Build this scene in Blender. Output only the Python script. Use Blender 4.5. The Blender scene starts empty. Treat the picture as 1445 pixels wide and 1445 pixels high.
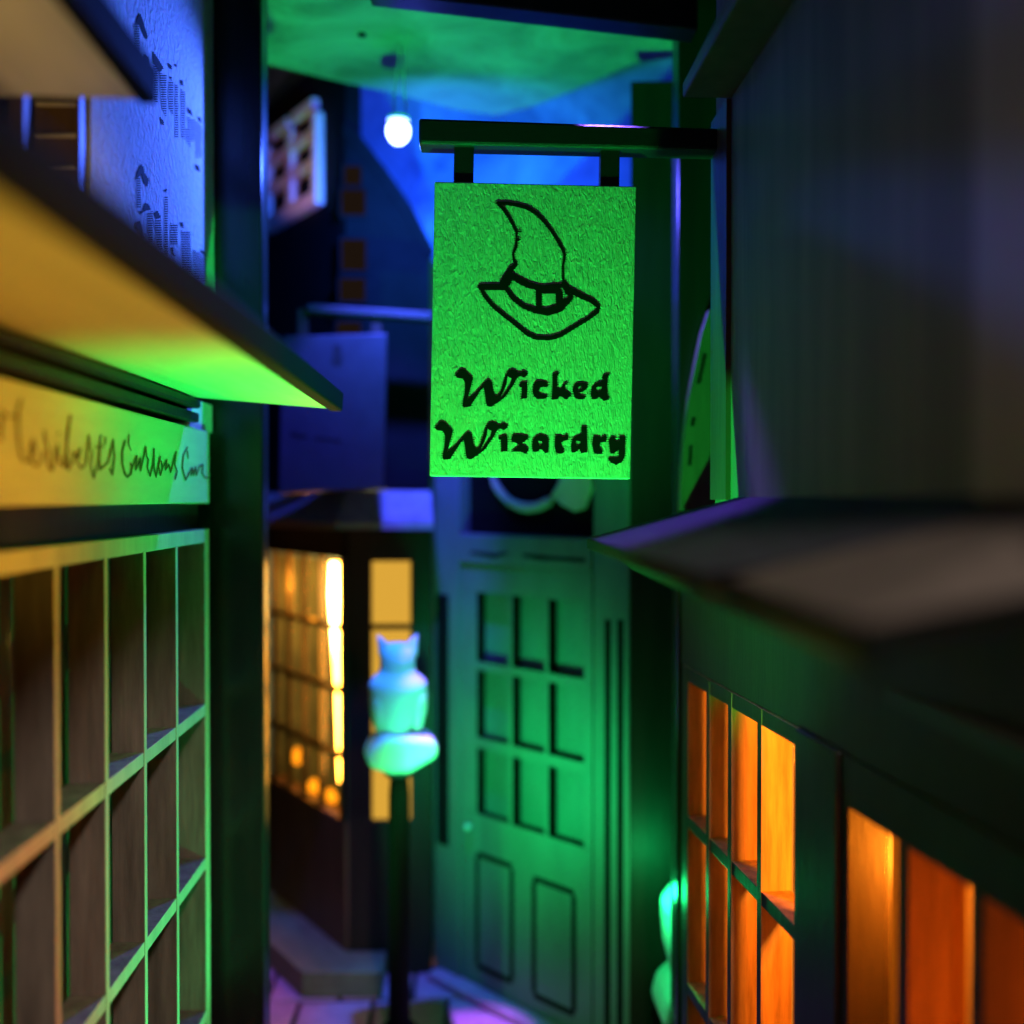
import bpy, bmesh, math, random
from mathutils import Matrix, Vector
random.seed(7)
rad = math.radians

# ------------------------------------------------------------------ camera, world, lights
# a wooden miniature street scene (book-shelf insert): 1 unit = 1 cm, eye at the origin, +Y runs down the street
sc = bpy.context.scene
sc.unit_settings.system = 'METRIC'
sc.unit_settings.scale_length = 0.01
YAW, PITCH, FPX, CX = rad(-2.477), rad(-0.69), 1445.0, 722.5

cam_d = bpy.data.cameras.new('camera')
cam = bpy.data.objects.new('camera', cam_d)
sc.collection.objects.link(cam)
cam.rotation_euler = (rad(90) + PITCH, 0, YAW)
cam_d.sensor_width = 36.0
cam_d.lens = 36.0
cam_d.clip_start = 0.05
cam_d.clip_end = 200
cam_d.dof.use_dof = True
cam_d.dof.focus_distance = 8.28
cam_d.dof.aperture_fstop = 0.036 / 0.19
sc.camera = cam

world = bpy.data.worlds.new('World')
sc.world = world
world.use_nodes = True
bgn = world.node_tree.nodes['Background']
bgn.inputs[0].default_value = (1.0, 0.80, 0.62, 1)
bgn.inputs[1].default_value = 0.038

sc.view_settings.view_transform = 'Standard'
sc.view_settings.look = 'None'
sc.view_settings.exposure = 0.0
sc.view_settings.gamma = 1.0
sc.view_settings.use_curve_mapping = False
sc.cycles.use_denoising = True
sc.cycles.max_bounces = 4
sc.cycles.diffuse_bounces = 1
sc.cycles.sample_clamp_indirect = 3.0
sc.cycles.caustics_reflective = False
sc.cycles.caustics_refractive = False


def lamp(name, loc, col, power, radius=0.12, spot=None, aim=None, blend=0.6):
    d = bpy.data.lights.new(name, 'SPOT' if spot else 'POINT')
    d.color = col
    d.energy = power
    d.shadow_soft_size = radius
    o = bpy.data.objects.new(name, d)
    sc.collection.objects.link(o)
    o.location = loc
    if spot:
        d.spot_size = rad(spot)
        d.spot_blend = blend
        o.rotation_euler = (Vector(aim) - Vector(loc)).to_track_quat('-Z', 'Y').to_euler()
    return o


LEDP = Vector((-0.79, 11.6, 4.17))
# green LEDs: on the lane floor pointing up at the sign, low beside the right bay, and behind the left portal post
lamp('green_floor_led', (0.12, 6.75, -4.35), (0.010, 1.0, 0.11), 6000, 0.09, 80, (0.55, 8.45, 1.8), 1.0)
lamp('green_bay_led', (0.9, 9.0, -5.1), (0.010, 1.0, 0.26), 800, 0.10, 76, (-2.6, 9.2, -2.9))
lamp('green_corner_led', (1.95, 10.7, -4.15), (0.010, 1.0, 0.22), 65, 0.10)  # extra lamp without a bulb, added to brighten the corner and second owl
lamp('green_door_led', (-0.25, 10.75, -3.5), (0.010, 1.0, 0.24), 520, 0.10, 124, (0.5, 12.6, -3.2), 1.0)  # added fill without a bulb, evens out the green on the door
lamp('green_left_led', (-2.6, 10.9, -4.4), (0.010, 1.0, 0.20), 260, 0.10, 96, (0.75, 12.2, -4.0), 1.0)
# blue LED: the light of the visible bulb, spread to the sides and down plus the lens beam towards the floor
lamp('blue_led_spread', LEDP + Vector((0, -0.05, -0.28)), (0.05, 0.13, 1.0), 1500, 0.12, 112, (-2.6, 8.4, 0.9))
lamp('blue_led_back', LEDP + Vector((0, 0.05, -0.28)), (0.02, 0.12, 1.0), 2500, 0.12, 140, (-0.1, 15.0, 3.2), 1.0)
lamp('blue_led_side', LEDP + Vector((0.05, 0.0, -0.28)), (0.10, 0.08, 1.0), 3200, 0.10, 44, (2.1, 10.55, 2.6))
lamp('blue_led_down', LEDP + Vector((-0.02, 0.03, -0.29)), (0.06, 0.06, 1.0), 3000, 0.12, 54, (-1.4, 13.7, 0.0))
lamp('blue_led_beam', LEDP + Vector((0.0, 0.0, -0.3)), (0.02, 0.24, 1.0), 2400, 0.10, 19, (-0.6, 12.45, -6.4))
lamp('blue_led_core', LEDP + Vector((0.0, 0.0, -0.3)), (0.30, 0.10, 1.0), 13000, 0.08, 10, (0.0, 12.15, -6.4))
# violet fill added above the bar, no bulb there, to light the canopy tip
# azure fill, an added unseen spot behind the hanging sign, lighting the owl
lamp('azure_led', (0.3, 9.3, 1.0), (0.004, 0.25, 1.0), 1000, 0.06, 15, (-0.83, 12.3, -2.35))
lamp('violet_led', (1.2, 8.47, 3.75), (0.20, 0.08, 1.0), 1900, 0.05, 40, (1.02, 7.4, -0.3))
lamp('warm_led', (2.3, 3.2, -1.6), (1.0, 0.74, 0.06), 620, 0.12, 56, (-2.4, 4.4, 0.85))
lamp('shop_lamp', (3.1, 6.3, -2.4), (1.0, 0.42, 0.06), 700, 0.15)
lamp('window_lamp', (-2.35, 15.4, -1.3), (1.0, 0.48, 0.07), 220, 0.12)
lamp('side_lane_lamp', (-3.1, 13.2, 3.6), (1.0, 0.50, 0.45), 60, 0.10, 50, (-2.35, 15.0, 4.9))  # unseen spot added to lighten the pale upper window
room = bpy.data.lights.new('room_ceiling_lamp', 'AREA')
room.shape = 'DISK'; room.size = 1.6; room.energy = 950; room.color = (1.0, 0.95, 0.90)
ro = bpy.data.objects.new('room_ceiling_lamp', room)
sc.collection.objects.link(ro)
ro.location = (3.2, -5.5, 7.2)
ro.rotation_euler = (Vector((-2.0, 7, -2.5)) - ro.location).to_track_quat('-Z', 'Y').to_euler()


# ------------------------------------------------------------------ view helpers: traced point -> point on a real plane
def ray(px, py):
    v = Vector(((px - CX) / FPX, (CX - py) / FPX, -1.0))
    return Matrix.Rotation(YAW, 3, 'Z') @ Matrix.Rotation(rad(90) + PITCH, 3, 'X') @ v


def atY(px, py, Y):
    r = ray(px, py)
    return r * (Y / r.y)


def atX(px, py, X):
    r = ray(px, py)
    return r * (X / r.x)


class Frame:
    """upright wall frame: u along the wall, w out of it, z up"""
    def __init__(s, o, u, flip=1):
        s.o = Vector((o[0], o[1], 0))
        s.u = Vector((u[0], u[1], 0)).normalized()
        s.n = Vector((s.u.y, -s.u.x, 0)) * flip

    def p(s, u, w, z):
        return s.o + s.u * u + s.n * w + Vector((0, 0, z))

    def uz(s, px, py, w=0.0):
        r = ray(px, py)
        t = (s.o + s.n * w).dot(s.n) / r.dot(s.n)
        q = r * t
        return (q - s.o).dot(s.u), q.z


# ------------------------------------------------------------------ materials
def nt_new(name):
    m = bpy.data.materials.new(name)
    m.use_nodes = True
    return m, m.node_tree.nodes, m.node_tree.links, m.node_tree.nodes['Principled BSDF']


def mat(name, col, rough=0.6, var=0.25, scale=6.0, stretch=(1, 1, 1), bump=0.15, bscale=40.0, spec=0.3, dist=0.0, col2=None, bdist=0.01, bstretch=None, coat=0):
    m, N, L, P = nt_new(name)
    tc = N.new('ShaderNodeTexCoord')
    mp = N.new('ShaderNodeMapping')
    mp.inputs['Scale'].default_value = stretch
    L.new(tc.outputs['Object'], mp.inputs['Vector'])
    n1 = N.new('ShaderNodeTexNoise')
    n1.inputs['Scale'].default_value = scale
    n1.inputs['Detail'].default_value = 6
    n1.inputs['Roughness'].default_value = 0.65
    n1.inputs['Distortion'].default_value = dist
    L.new(mp.outputs[0], n1.inputs['Vector'])
    rp = N.new('ShaderNodeValToRGB')
    rp.color_ramp.elements[0].position = 0.3
    rp.color_ramp.elements[1].position = 0.7
    a = col2 if col2 else tuple(c * (1 - var) for c in col)
    rp.color_ramp.elements[0].color = (*a, 1)
    rp.color_ramp.elements[1].color = (*col, 1)
    L.new(n1.outputs[0], rp.inputs[0])
    L.new(rp.outputs[0], P.inputs['Base Color'])
    P.inputs['Roughness'].default_value = rough
    P.inputs['Specular IOR Level'].default_value = spec
    P.inputs['Coat Weight'].default_value = coat
    if bump:
        mp2 = N.new('ShaderNodeMapping')
        mp2.inputs['Scale'].default_value = bstretch or stretch
        L.new(tc.outputs['Object'], mp2.inputs['Vector'])
        n2 = N.new('ShaderNodeTexNoise')
        n2.inputs['Scale'].default_value = bscale
        n2.inputs['Detail'].default_value = 5
        n2.inputs['Distortion'].default_value = dist
        L.new(mp2.outputs[0], n2.inputs['Vector'])
        b = N.new('ShaderNodeBump')
        b.inputs['Strength'].default_value = bump
        b.inputs['Distance'].default_value = bdist
        L.new(n2.outputs[0], b.inputs['Height'])
        L.new(b.outputs[0], P.inputs['Normal'])
    return m


def emit(name, col, strength):
    m, N, L, P = nt_new(name)
    e = N.new('ShaderNodeEmission')
    e.inputs[0].default_value = (*col, 1)
    e.inputs[1].default_value = strength
    L.new(e.outputs[0], N['Material Output'].inputs[0])
    return m


def film(name, tint, gloss=0.08, rough=0.12):
    """thin clear acetate pane: straight transmission plus a little gloss"""
    m, N, L, P = nt_new(name)
    t = N.new('ShaderNodeBsdfTransparent')
    t.inputs[0].default_value = (*tint, 1)
    g = N.new('ShaderNodeBsdfGlossy')
    g.inputs['Roughness'].default_value = rough
    n = N.new('ShaderNodeTexNoise')
    n.inputs['Scale'].default_value = 5
    b = N.new('ShaderNodeBump')
    b.inputs['Strength'].default_value = 0.5
    b.inputs['Distance'].default_value = 0.03
    L.new(n.outputs[0], b.inputs['Height'])
    L.new(b.outputs[0], g.inputs['Normal'])
    x = N.new('ShaderNodeMixShader')
    x.inputs[0].default_value = gloss
    L.new(t.outputs[0], x.inputs[1])
    L.new(g.outputs[0], x.inputs[2])
    L.new(x.outputs[0], N['Material Output'].inputs[0])
    return m


M = {}
M['ply'] = mat('birch_plywood', (0.66, 0.52, 0.36), 0.55, 0.3, 5, (1, 1, 0.12), 0.5, 30, 0.3)
M['ply_flat'] = mat('birch_board', (0.70, 0.56, 0.38), 0.55, 0.22, 4, (1, 0.12, 1), 0.35, 25, 0.3)
M['signwood'] = mat('sign_plywood', (0.62, 0.60, 0.40), 0.5, 0.38, 26, (1, 1, 0.22), 1.0, 48, 0.35, dist=1.0, bdist=0.014, bstretch=(1, 1, 0.35))
M['cutedge'] = mat('laser_cut_edge', (0.24, 0.175, 0.125), 0.6, 0.55, 7, (1, 1, 0.12), 0.5, 30, 0.25)
M['cutorange'] = mat('laser_cut_edge_warm', (0.66, 0.36, 0.15), 0.6, 0.6, 9, (1, 1, 0.10), 0.5, 30, 0.25)
M['char'] = mat('laser_char', (0.006, 0.004, 0.003), 0.8, 0.4, 20, bump=0.0, spec=0.1)  # burn marks, and painted shade in the door recesses
M['charbrown'] = mat('laser_scorch', (0.21, 0.11, 0.035), 0.8, 0.5, 12, bump=0.0, spec=0.1)
M['charfaint'] = mat('laser_faint', (0.018, 0.018, 0.018), 0.8, 0.4, 8, bump=0.0, spec=0.1)
M['black'] = mat('black_stained_wood', (0.012, 0.010, 0.010), 0.45, 0.4, 30, (1, 1, 3), 0.5, 60, 0.35)
M['dark'] = mat('dark_stained_wood', (0.026, 0.018, 0.013), 0.5, 0.45, 6, (1, 1, 0.15), 0.3, 30, 0.25)
M['darkgloss'] = mat('dark_varnished_wood', (0.018, 0.014, 0.013), 0.26, 0.45, 5, (1, 1, 0.1), 0.12, 20, 0.5)
M['brown'] = mat('walnut_stained_wood', (0.17, 0.085, 0.045), 0.5, 0.45, 6, (1, 1, 0.12), 0.3, 30, 0.3)
M['plaster'] = mat('white_plaster_card', (0.74, 0.72, 0.70), 0.8, 0.14, 14, bump=1.0, bscale=14, spec=0.2, bdist=0.03, dist=0.8)
M['taupe'] = mat('taupe_painted_wall', (0.26, 0.215, 0.16), 0.75, 0.45, 2.2, (1, 2.2, 0.12), 0.2, 20, 0.2)
M['navy'] = mat('dark_painted_facade', (0.006, 0.006, 0.007), 0.8, 0.4, 3, bump=0.2, spec=0.1)
M['roof'] = mat('dark_roof_card', (0.10, 0.085, 0.08), 0.45, 0.4, 5, bump=0.4, bscale=20, spec=0.4)
M['pinkframe'] = mat('pale_window_frame', (0.78, 0.60, 0.56), 0.6, 0.2, 6)
M['door'] = mat('grey_painted_door', (0.14, 0.165, 0.15), 0.5, 0.25, 3, (1, 1, 0.3), 0.2, 25)
M['ceilboard'] = mat('ceiling_board', (0.36, 0.35, 0.30), 0.7, 0.6, 0.9, bump=0.2, bscale=20, dist=0.8)
M['bluesign'] = mat('dark_sign_board', (0.026, 0.03, 0.036), 0.45, 0.3, 4, bump=0.2)
M['hipboard'] = mat('weathered_board', (0.13, 0.095, 0.075), 0.85, 0.3, 5, bump=0.3, spec=0.1)  # lighter than the slate: room light put into the colour
M['slate'] = mat('slate_roof_card', (0.055, 0.05, 0.06), 0.85, 0.4, 5, bump=0.5, bscale=18, spec=0.08)
M['pentslate'] = mat('pale_slate_card', (0.32, 0.31, 0.34), 0.45, 0.4, 5, bump=0.5, bscale=18)
M['strip'] = mat('beige_corner_strip', (0.42, 0.35, 0.27), 0.7, 0.2, 3, (1, 1, 0.2))
M['stone'] = mat('grey_floor_stone', (0.62, 0.26, 0.40), 0.55, 0.3, 4, bump=0.4, bscale=14)
M['step'] = mat('step_stone', (0.20, 0.18, 0.10), 0.6, 0.3, 4, bump=0.4, bscale=14)
M['sky'] = mat('painted_sky_card', (0.20, 0.32, 0.52), 0.8, 0.35, 0.9, bump=0, col2=(0.03, 0.07, 0.16), dist=0.6)
M['white'] = mat('white_figure_paint', (0.66, 0.68, 0.70), 0.45, 0.08, 5, bump=0.1)
M['metal'] = mat('led_lead_metal', (0.6, 0.6, 0.6), 0.3, 0.1, 5, bump=0)
M['led'] = emit('blue_led_glow', (0.075, 0.11, 1.0), 45)
M['warmled'] = emit('warm_led_glow', (1.0, 0.62, 0.16), 55)
M['spark'] = emit('amber_candle_glow', (1.0, 0.46, 0.03), 2.2)
M['ambpane'] = emit('amber_lit_pane', (1.0, 0.53, 0.06), 0.72)
M['dimpane'] = emit('dim_lit_pane', (1.0, 0.55, 0.33), 0.011)
M['film'] = film('clear_acetate', (0.97, 0.95, 0.92), 0.035)
M['filmamber'] = film('amber_acetate', (1.0, 0.78, 0.45), 0.05)


# ------------------------------------------------------------------ mesh builder
class MB:
    def __init__(s):
        s.v, s.f = [], []

    def add(s, vs, fs):
        b = len(s.v)
        s.v += [tuple(v) for v in vs]
        s.f += [tuple(b + i for i in f) for f in fs]
        return s

    def hexa(s, c):      # 8 corners: 4 of one side, 4 of the opposite side
        return s.add(c, [(0, 1, 2, 3), (7, 6, 5, 4), (0, 4, 5, 1), (1, 5, 6, 2), (2, 6, 7, 3), (3, 7, 4, 0)])

    def box(s, x0, x1, y0, y1, z0, z1):
        return s.hexa([(x0, y0, z0), (x1, y0, z0), (x1, y0, z1), (x0, y0, z1), (x0, y1, z0), (x1, y1, z0), (x1, y1, z1), (x0, y1, z1)])

    def fbox(s, F, u0, u1, w0, w1, z0, z1):
        return s.hexa([F.p(u0, w1, z0), F.p(u1, w1, z0), F.p(u1, w1, z1), F.p(u0, w1, z1), F.p(u0, w0, z0), F.p(u1, w0, z0), F.p(u1, w0, z1), F.p(u0, w0, z1)])

    def prism(s, pts, d):
        n = len(pts)
        d = Vector(d)
        q = [Vector(p) for p in pts]
        fs = [tuple(range(n)), tuple(range(2 * n - 1, n - 1, -1))]
        fs += [(i, n + i, n + (i + 1) % n, (i + 1) % n) for i in range(n)]
        return s.add(q + [p + d for p in q], fs)

    def tube(s, pts, r, n=10):
        pts = [Vector(p) for p in pts]
        rs = r if isinstance(r, (list, tuple)) else [r] * len(pts)
        vs, fs = [], []
        for i, p in enumerate(pts):
            a, b = pts[max(i - 1, 0)], pts[min(i + 1, len(pts) - 1)]
            t = (b - a).normalized()
            e = t.orthogonal().normalized() if abs(t.z) < 0.99 else Vector((1, 0, 0))
            g = t.cross(e)
            for k in range(n):
                q = 2 * math.pi * k / n
                vs.append(p + (e * math.cos(q) + g * math.sin(q)) * rs[i])
        for i in range(len(pts) - 1):
            for k in range(n):
                fs.append((i * n + k, i * n + (k + 1) % n, (i + 1) * n + (k + 1) % n, (i + 1) * n + k))
        fs.append(tuple(range(n - 1, -1, -1)))
        fs.append(tuple(range((len(pts) - 1) * n, len(pts) * n)))
        return s.add(vs, fs)

    def lathe(s, c, prof, n=16, sx=1, sy=1, rot=0):
        vs, fs = [], []
        for r, z in prof:
            for k in range(n):
                q = 2 * math.pi * k / n + rot
                vs.append((c[0] + r * sx * math.cos(q), c[1] + r * sy * math.sin(q), c[2] + z))
        for i in range(len(prof) - 1):
            for k in range(n):
                fs.append((i * n + k, i * n + (k + 1) % n, (i + 1) * n + (k + 1) % n, (i + 1) * n + k))
        fs.append(tuple(range(n - 1, -1, -1)))
        fs.append(tuple(range((len(prof) - 1) * n, len(prof) * n)))
        return s.add(vs, fs)

    def build(s, name, material, parent=None, bevel=0, smooth=False, kind=None, label=None, edge=None):
        me = bpy.data.meshes.new(name)
        me.from_pydata(s.v, [], s.f)
        bm = bmesh.new()
        bm.from_mesh(me)
        bmesh.ops.recalc_face_normals(bm, faces=bm.faces)
        bm.to_mesh(me)
        bm.free()
        me.materials.append(M[material] if isinstance(material, str) else material)
        if edge:
            me.materials.append(M[edge[1]])
            ax = Vector(edge[0])
            for p in me.polygons:
                p.material_index = 0 if abs(p.normal.dot(ax)) > 0.9 else 1
        if smooth:
            for p in me.polygons:
                p.use_smooth = True
        o = bpy.data.objects.new(name, me)
        sc.collection.objects.link(o)
        if parent:
            o.parent = parent
            T = parent.location if parent.type == 'EMPTY' else Vector((0, 0, 0))
            o.matrix_parent_inverse = Matrix.Translation(-T)
        if bevel:
            b = o.modifiers.new('bevel', 'BEVEL')
            b.width = bevel
            b.segments = 2
            b.limit_method = 'ANGLE'
        if kind:
            o['kind'] = kind
        if label:
            o['label'] = label
        return o


def box(name, material, parent, *c, bevel=0, **k):
    return MB().box(*c).build(name, material, parent, bevel, **k)


def fbox(name, material, parent, F, *c, bevel=0, **k):
    return MB().fbox(F, *c).build(name, material, parent, bevel, **k)


def thing(name, label, cat, loc, group=None):
    o = bpy.data.objects.new(name, None)
    sc.collection.objects.link(o)
    o.location = loc
    o.empty_display_size = 0.3
    o['label'] = label
    o['category'] = cat
    if group:
        o['group'] = group
    return o


# laser engraving: shapes filled by horizontal burn lines with ragged ends, as a laser cutter leaves them
def poly_iv(poly, y):
    xs = []
    n = len(poly)
    for i in range(n):
        (x0, y0), (x1, y1) = poly[i], poly[(i + 1) % n]
        if (y0 <= y) != (y1 <= y):
            xs.append(x0 + (y - y0) * (x1 - x0) / (y1 - y0))
    xs.sort()
    return [(xs[i], xs[i + 1]) for i in range(0, len(xs) - 1, 2)]


def stroke_polys(pts, w):
    out = []
    ws = w if isinstance(w, (list, tuple)) else [w] * len(pts)
    for i in range(len(pts) - 1):
        (x0, y0), (x1, y1) = pts[i], pts[i + 1]
        d = math.hypot(x1 - x0, y1 - y0) or 1
        nx, ny = -(y1 - y0) / d, (x1 - x0) / d
        a, b = ws[i] / 2, ws[i + 1] / 2
        out.append([(x0 + nx * a, y0 + ny * a), (x1 + nx * b, y1 + ny * b), (x1 - nx * b, y1 - ny * b), (x0 - nx * a, y0 - ny * a)])
    for (x, y), q in zip(pts, ws):
        out.append([(x + q / 2 * math.cos(k * math.pi / 4), y + q / 2 * math.sin(k * math.pi / 4)) for k in range(8)])
    return out


def engrave(name, material, parent, to3d, fills=(), holes=(), hatch=(), row=0.55, per=6, ext=(0.7, 2.3), shrink=0.35, kind=None):
    mb = MB()
    allp = list(fills) + list(hatch)
    y0 = min(p[1] for q in allp for p in q) - 1
    y1 = max(p[1] for q in allp for p in q) + 1
    j = 0
    y = y0
    e = (1, 1)
    while y < y1:
        ph = j % per
        if ph == 0:
            e = (random.uniform(*ext), random.uniform(*ext))
        tooth = ph < per // 3
        iv = []
        for p in fills:
            for a, b in poly_iv(p, y):
                iv.append([a - e[0], b + e[1]] if tooth else [a + shrink, b - shrink])
        if ph < per // 2:
            for p in hatch:
                iv += [[a, b] for a, b in poly_iv(p, y)]
        iv = sorted(i for i in iv if i[1] > i[0])
        mer = []
        for a, b in iv:
            if mer and a <= mer[-1][1]:
                mer[-1][1] = max(b, mer[-1][1])
            else:
                mer.append([a, b])
        for h in holes:
            for ha, hb in poly_iv(h, y):
                if tooth:
                    ha, hb = ha + 0.8, hb - 0.8
                nm = []
                for a, b in mer:
                    if hb <= a or ha >= b or hb <= ha:
                        nm.append([a, b])
                    else:
                        if ha > a: nm.append([a, ha])
                        if hb < b: nm.append([hb, b])
                mer = nm
        for a, b in mer:
            n = len(mb.v)
            mb.add([to3d(a, y), to3d(b, y), to3d(b, y + row), to3d(a, y + row)], [(0, 1, 2, 3)])
        j += 1
        y += row
    return mb.build(name, material, parent, kind=kind)


def zc(pts, ox, oy, s):
    return [(ox + x / s, oy + y / s) for x, y in pts]


# ================================================================== SETTING
FZ = -6.5
floor = MB().box(-3.7, 3.9, 1.6, 18.2, FZ - 0.3, FZ - 0.06).build('floor', 'dark', kind='structure')
tile_me = None
for iy in range(6):
    for ix in range(7):
        x, y = -3.1 + ix * 0.95 + (0.45 if iy % 2 else 0), 11.9 + iy * 0.95
        if x > 1.2: continue
        if tile_me is None:
            t = MB().box(-0.445, 0.445, -0.445, 0.445, -0.056, 0).build('paving_slab', 'stone', floor, bevel=0.03)
            tile_me = t.data
        else:
            t = bpy.data.objects.new('paving_slab', tile_me)
            sc.collection.objects.link(t)
            t.parent = floor
            b = t.modifiers.new('bevel', 'BEVEL'); b.width = 0.03; b.segments = 2
        t.location = (x, y, FZ + random.uniform(-0.008, 0.008))
        t.rotation_euler = (random.uniform(-.01, .01), random.uniform(-.01, .01), random.uniform(-.02, .02))
sk = [(-3.8, 17.3), (-2.6, 16.7), (-1.7, 15.7), (-0.7, 15.1), (0.6, 14.8), (2.2, 14.7), (3.9, 14.7)]
MB().prism([(x, y, FZ) for x, y in sk] + [(x, y + 0.12, FZ) for x, y in reversed(sk)], (0, 0, 15)).build('sky', 'sky', kind='structure')
MB().box(-3.95, -3.8, 1.7, 17.4, FZ - 0.3, 8.5).build('side_panel_left', 'dark', kind='structure')
MB().box(3.95, 4.1, 1.7, 17.4, FZ - 0.3, 8.5).build('side_panel_right', 'dark', kind='structure')
# ceiling board of the lane: the back edge is cut in a wave
pts = [(-3.3, 10.64), (3.3, 10.64), (3.3, 11.9), (2.6, 11.8), (1.93, 12.1), (1.26, 13.0), (0.8, 13.5), (0.38, 13.78), (-0.19, 13.6), (-0.55, 13.35), (-0.91, 13.1), (-1.6, 12.75), (-2.34, 12.3), (-3.3, 12.2)]
ceil = MB().prism([(x, y, 5.15) for x, y in pts], (0, 0, 0.2)).build('ceiling', 'ceilboard', kind='structure')
MB().box(-3.8, 3.95, 1.55, 1.72, 3.1, 8.0).build('front_panel', 'dark', kind='structure')  # unseen header added to keep room light off the hanging sign
MB().box(-3.8, 3.95, 1.74, 10.2, 7.0, 7.1).build('top_panel', 'dark', kind='structure')
for px, py in ((511, 48), (574, 6)):
    r = ray(px, py); q = r * (5.15 / r.z)
    MB().lathe((q.x, q.y, 5.12), [(0.035, 0), (0.05, 0.01), (0.05, 0.05)], 12).build('screw_head', 'black', ceil)

# ================================================================== HANGING SIGN (in focus)
SY = 8.3
sign = thing('hanging_sign', 'bright green wooden hanging sign engraved with a pointed hat, on a black bar', 'sign', (2.05, 8.35, 3.0))
board = MB().prism([atY(613, 256, SY), atY(898, 263, SY), atY(889.5, 676, SY), atY(606, 671.5, SY)], (0, 0.14, 0)).build('board', 'signwood', sign, bevel=0.008)
MB().prism([atY(591, 166, SY - 0.05), atY(1030, 181, SY - 0.05), atY(1030, 212, SY - 0.05), atY(591, 202, SY - 0.05)], (0, 0.25, 0)).build('bar', 'black', sign, bevel=0.022)
for a in ((640, 200, 668, 257), (847, 206, 874, 264)):
    MB().prism([atY(a[0] + 1, a[1], SY + .02), atY(a[2] + 1, a[1], SY + .02), atY(a[2], a[3], SY + .02), atY(a[0], a[3], SY + .02)], (0, 0.12, 0)).build('hanger', 'black', sign, bevel=0.008)
to_sign = lambda x, y: atY(x, y, SY - 0.005)

W_ = [(10,230),(60,190),(100,130),(150,120),(200,140),(240,190),(300,240),(335,280),(320,340),(300,420),(275,500),(255,580),(235,640),(300,590),(380,520),(440,455),(500,380),(545,325),(600,305),(650,340),(670,420),(680,500),(700,560),(740,590),(780,540),(810,460),(840,360),(870,270),(900,200),(940,150),(1000,125),(1060,150),(1100,190),(1150,180),(1170,155),(1210,160),(1270,200),(1240,250),(1190,270),(1140,250),(1100,260),(1060,320),(1020,400),(960,480),(890,590),(830,640),(770,690),(700,730),(650,770),(600,770),(560,740),(540,640),(530,540),(510,450),(470,480),(420,560),(370,630),(320,710),(290,765),(170,780),(150,750),(160,660),(185,560),(190,450),(190,350),(150,290),(80,280),(30,250)]
Wh_ = [(920,250),(990,290),(960,400),(880,520),(820,610),(800,600),(860,480),(900,380),(910,300)]
Z1, Z2, Z3, Z4 = (640, 510, 12.04), (740, 510, 11.115), (605, 585, 10.32), (730, 585, 9.03)
f1 = [zc(W_, *Z1), zc([(1100,400),(1150,355),(1250,345),(1255,400),(1255,620),(1140,635),(1150,560),(1155,440)], *Z1),
      zc([(125,450),(140,360),(190,310),(260,300),(340,320),(385,370),(350,395),(270,400),(235,430),(230,480),(260,515),(320,525),(345,515),(370,545),(330,580),(210,590),(150,550),(130,500)], *Z2),
      zc([(440,190),(520,175),(560,165),(520,230),(515,330),(525,440),(570,430),(600,360),(650,325),(700,325),(660,360),(635,400),(640,450),(690,480),(730,510),(740,540),(700,560),(660,600),(610,570),(560,540),(520,590),(420,600),(430,480),(440,350)], *Z2),
      zc([(755,450),(775,370),(830,335),(920,330),(980,340),(1000,390),(970,440),(900,480),(840,485),(870,520),(930,535),(975,550),(920,595),(840,590),(780,560)], *Z2),
      zc([(1040,480),(1060,400),(1110,350),(1170,320),(1220,300),(1220,230),(1280,195),(1345,190),(1310,260),(1300,400),(1305,520),(1335,600),(1240,615),(1210,590),(1170,555),(1120,595),(1060,590),(1040,540)], *Z2)]
h1 = [zc(Wh_, *Z1), zc([(840,395),(890,385),(910,410),(860,450),(835,455)], *Z2), zc([(1130,400),(1220,390),(1210,440),(1150,485),(1120,440)], *Z2)]
engrave('lettering', 'char', board, to_sign, f1, h1, kind='stuff')
off = lambda pts: [(x - 28.3, y + 74) for x, y in pts]
f2 = [off(zc(W_, *Z1)), zc([(1000,340),(1060,310),(1130,290),(1150,330),(1150,530),(1050,540),(1050,440),(1045,360)], *Z3),
      [(721,619),(724,613),(733,613),(745,614.5),(745.5,619),(738,624),(735.5,627),(742,629),(746.6,633.7),(743,640),(736.6,638),(733,637),(721,637),(728,632),(733,627),(727,624.5),(722,623)],
      zc([(185,380),(200,320),(240,270),(300,250),(370,270),(400,310),(400,440),(400,480),(350,490),(320,450),(290,440),(260,470),(200,470),(185,430)], *Z4),
      zc([(470,400),(480,270),(550,260),(580,290),(620,255),(650,260),(650,320),(570,340),(560,400),(590,430),(600,480),(550,495),(490,480)], *Z4),
      zc([(680,400),(700,310),(760,270),(820,250),(810,190),(820,150),(890,150),(885,190),(890,300),(890,480),(810,490),(790,440),(740,480),(690,480),(680,440)], *Z4),
      zc([(950,380),(965,270),(1040,275),(1065,300),(1100,265),(1140,270),(1130,340),(1060,360),(1050,420),(1090,460),(1080,500),(1020,505),(970,480)], *Z4),
      zc([(1165,330),(1180,290),(1240,280),(1250,330),(1290,350),(1300,280),(1380,280),(1375,360),(1370,540),(1340,600),(1260,640),(1190,610),(1150,560),(1200,545),(1260,555),(1290,530),(1290,450),(1220,500),(1180,480),(1170,400)], *Z4)]
h2 = [off(zc(Wh_, *Z1)), zc([(260,330),(320,340),(320,370),(290,395),(265,370)], *Z4), zc([(745,330),(810,340),(800,370),(760,400),(745,370)], *Z4)]
engrave('lettering', 'char', board, to_sign, f2, h2, kind='stuff')
Z5, Z6 = (665, 380, 7.605), (690, 275, 11.117)
hat = []
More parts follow.
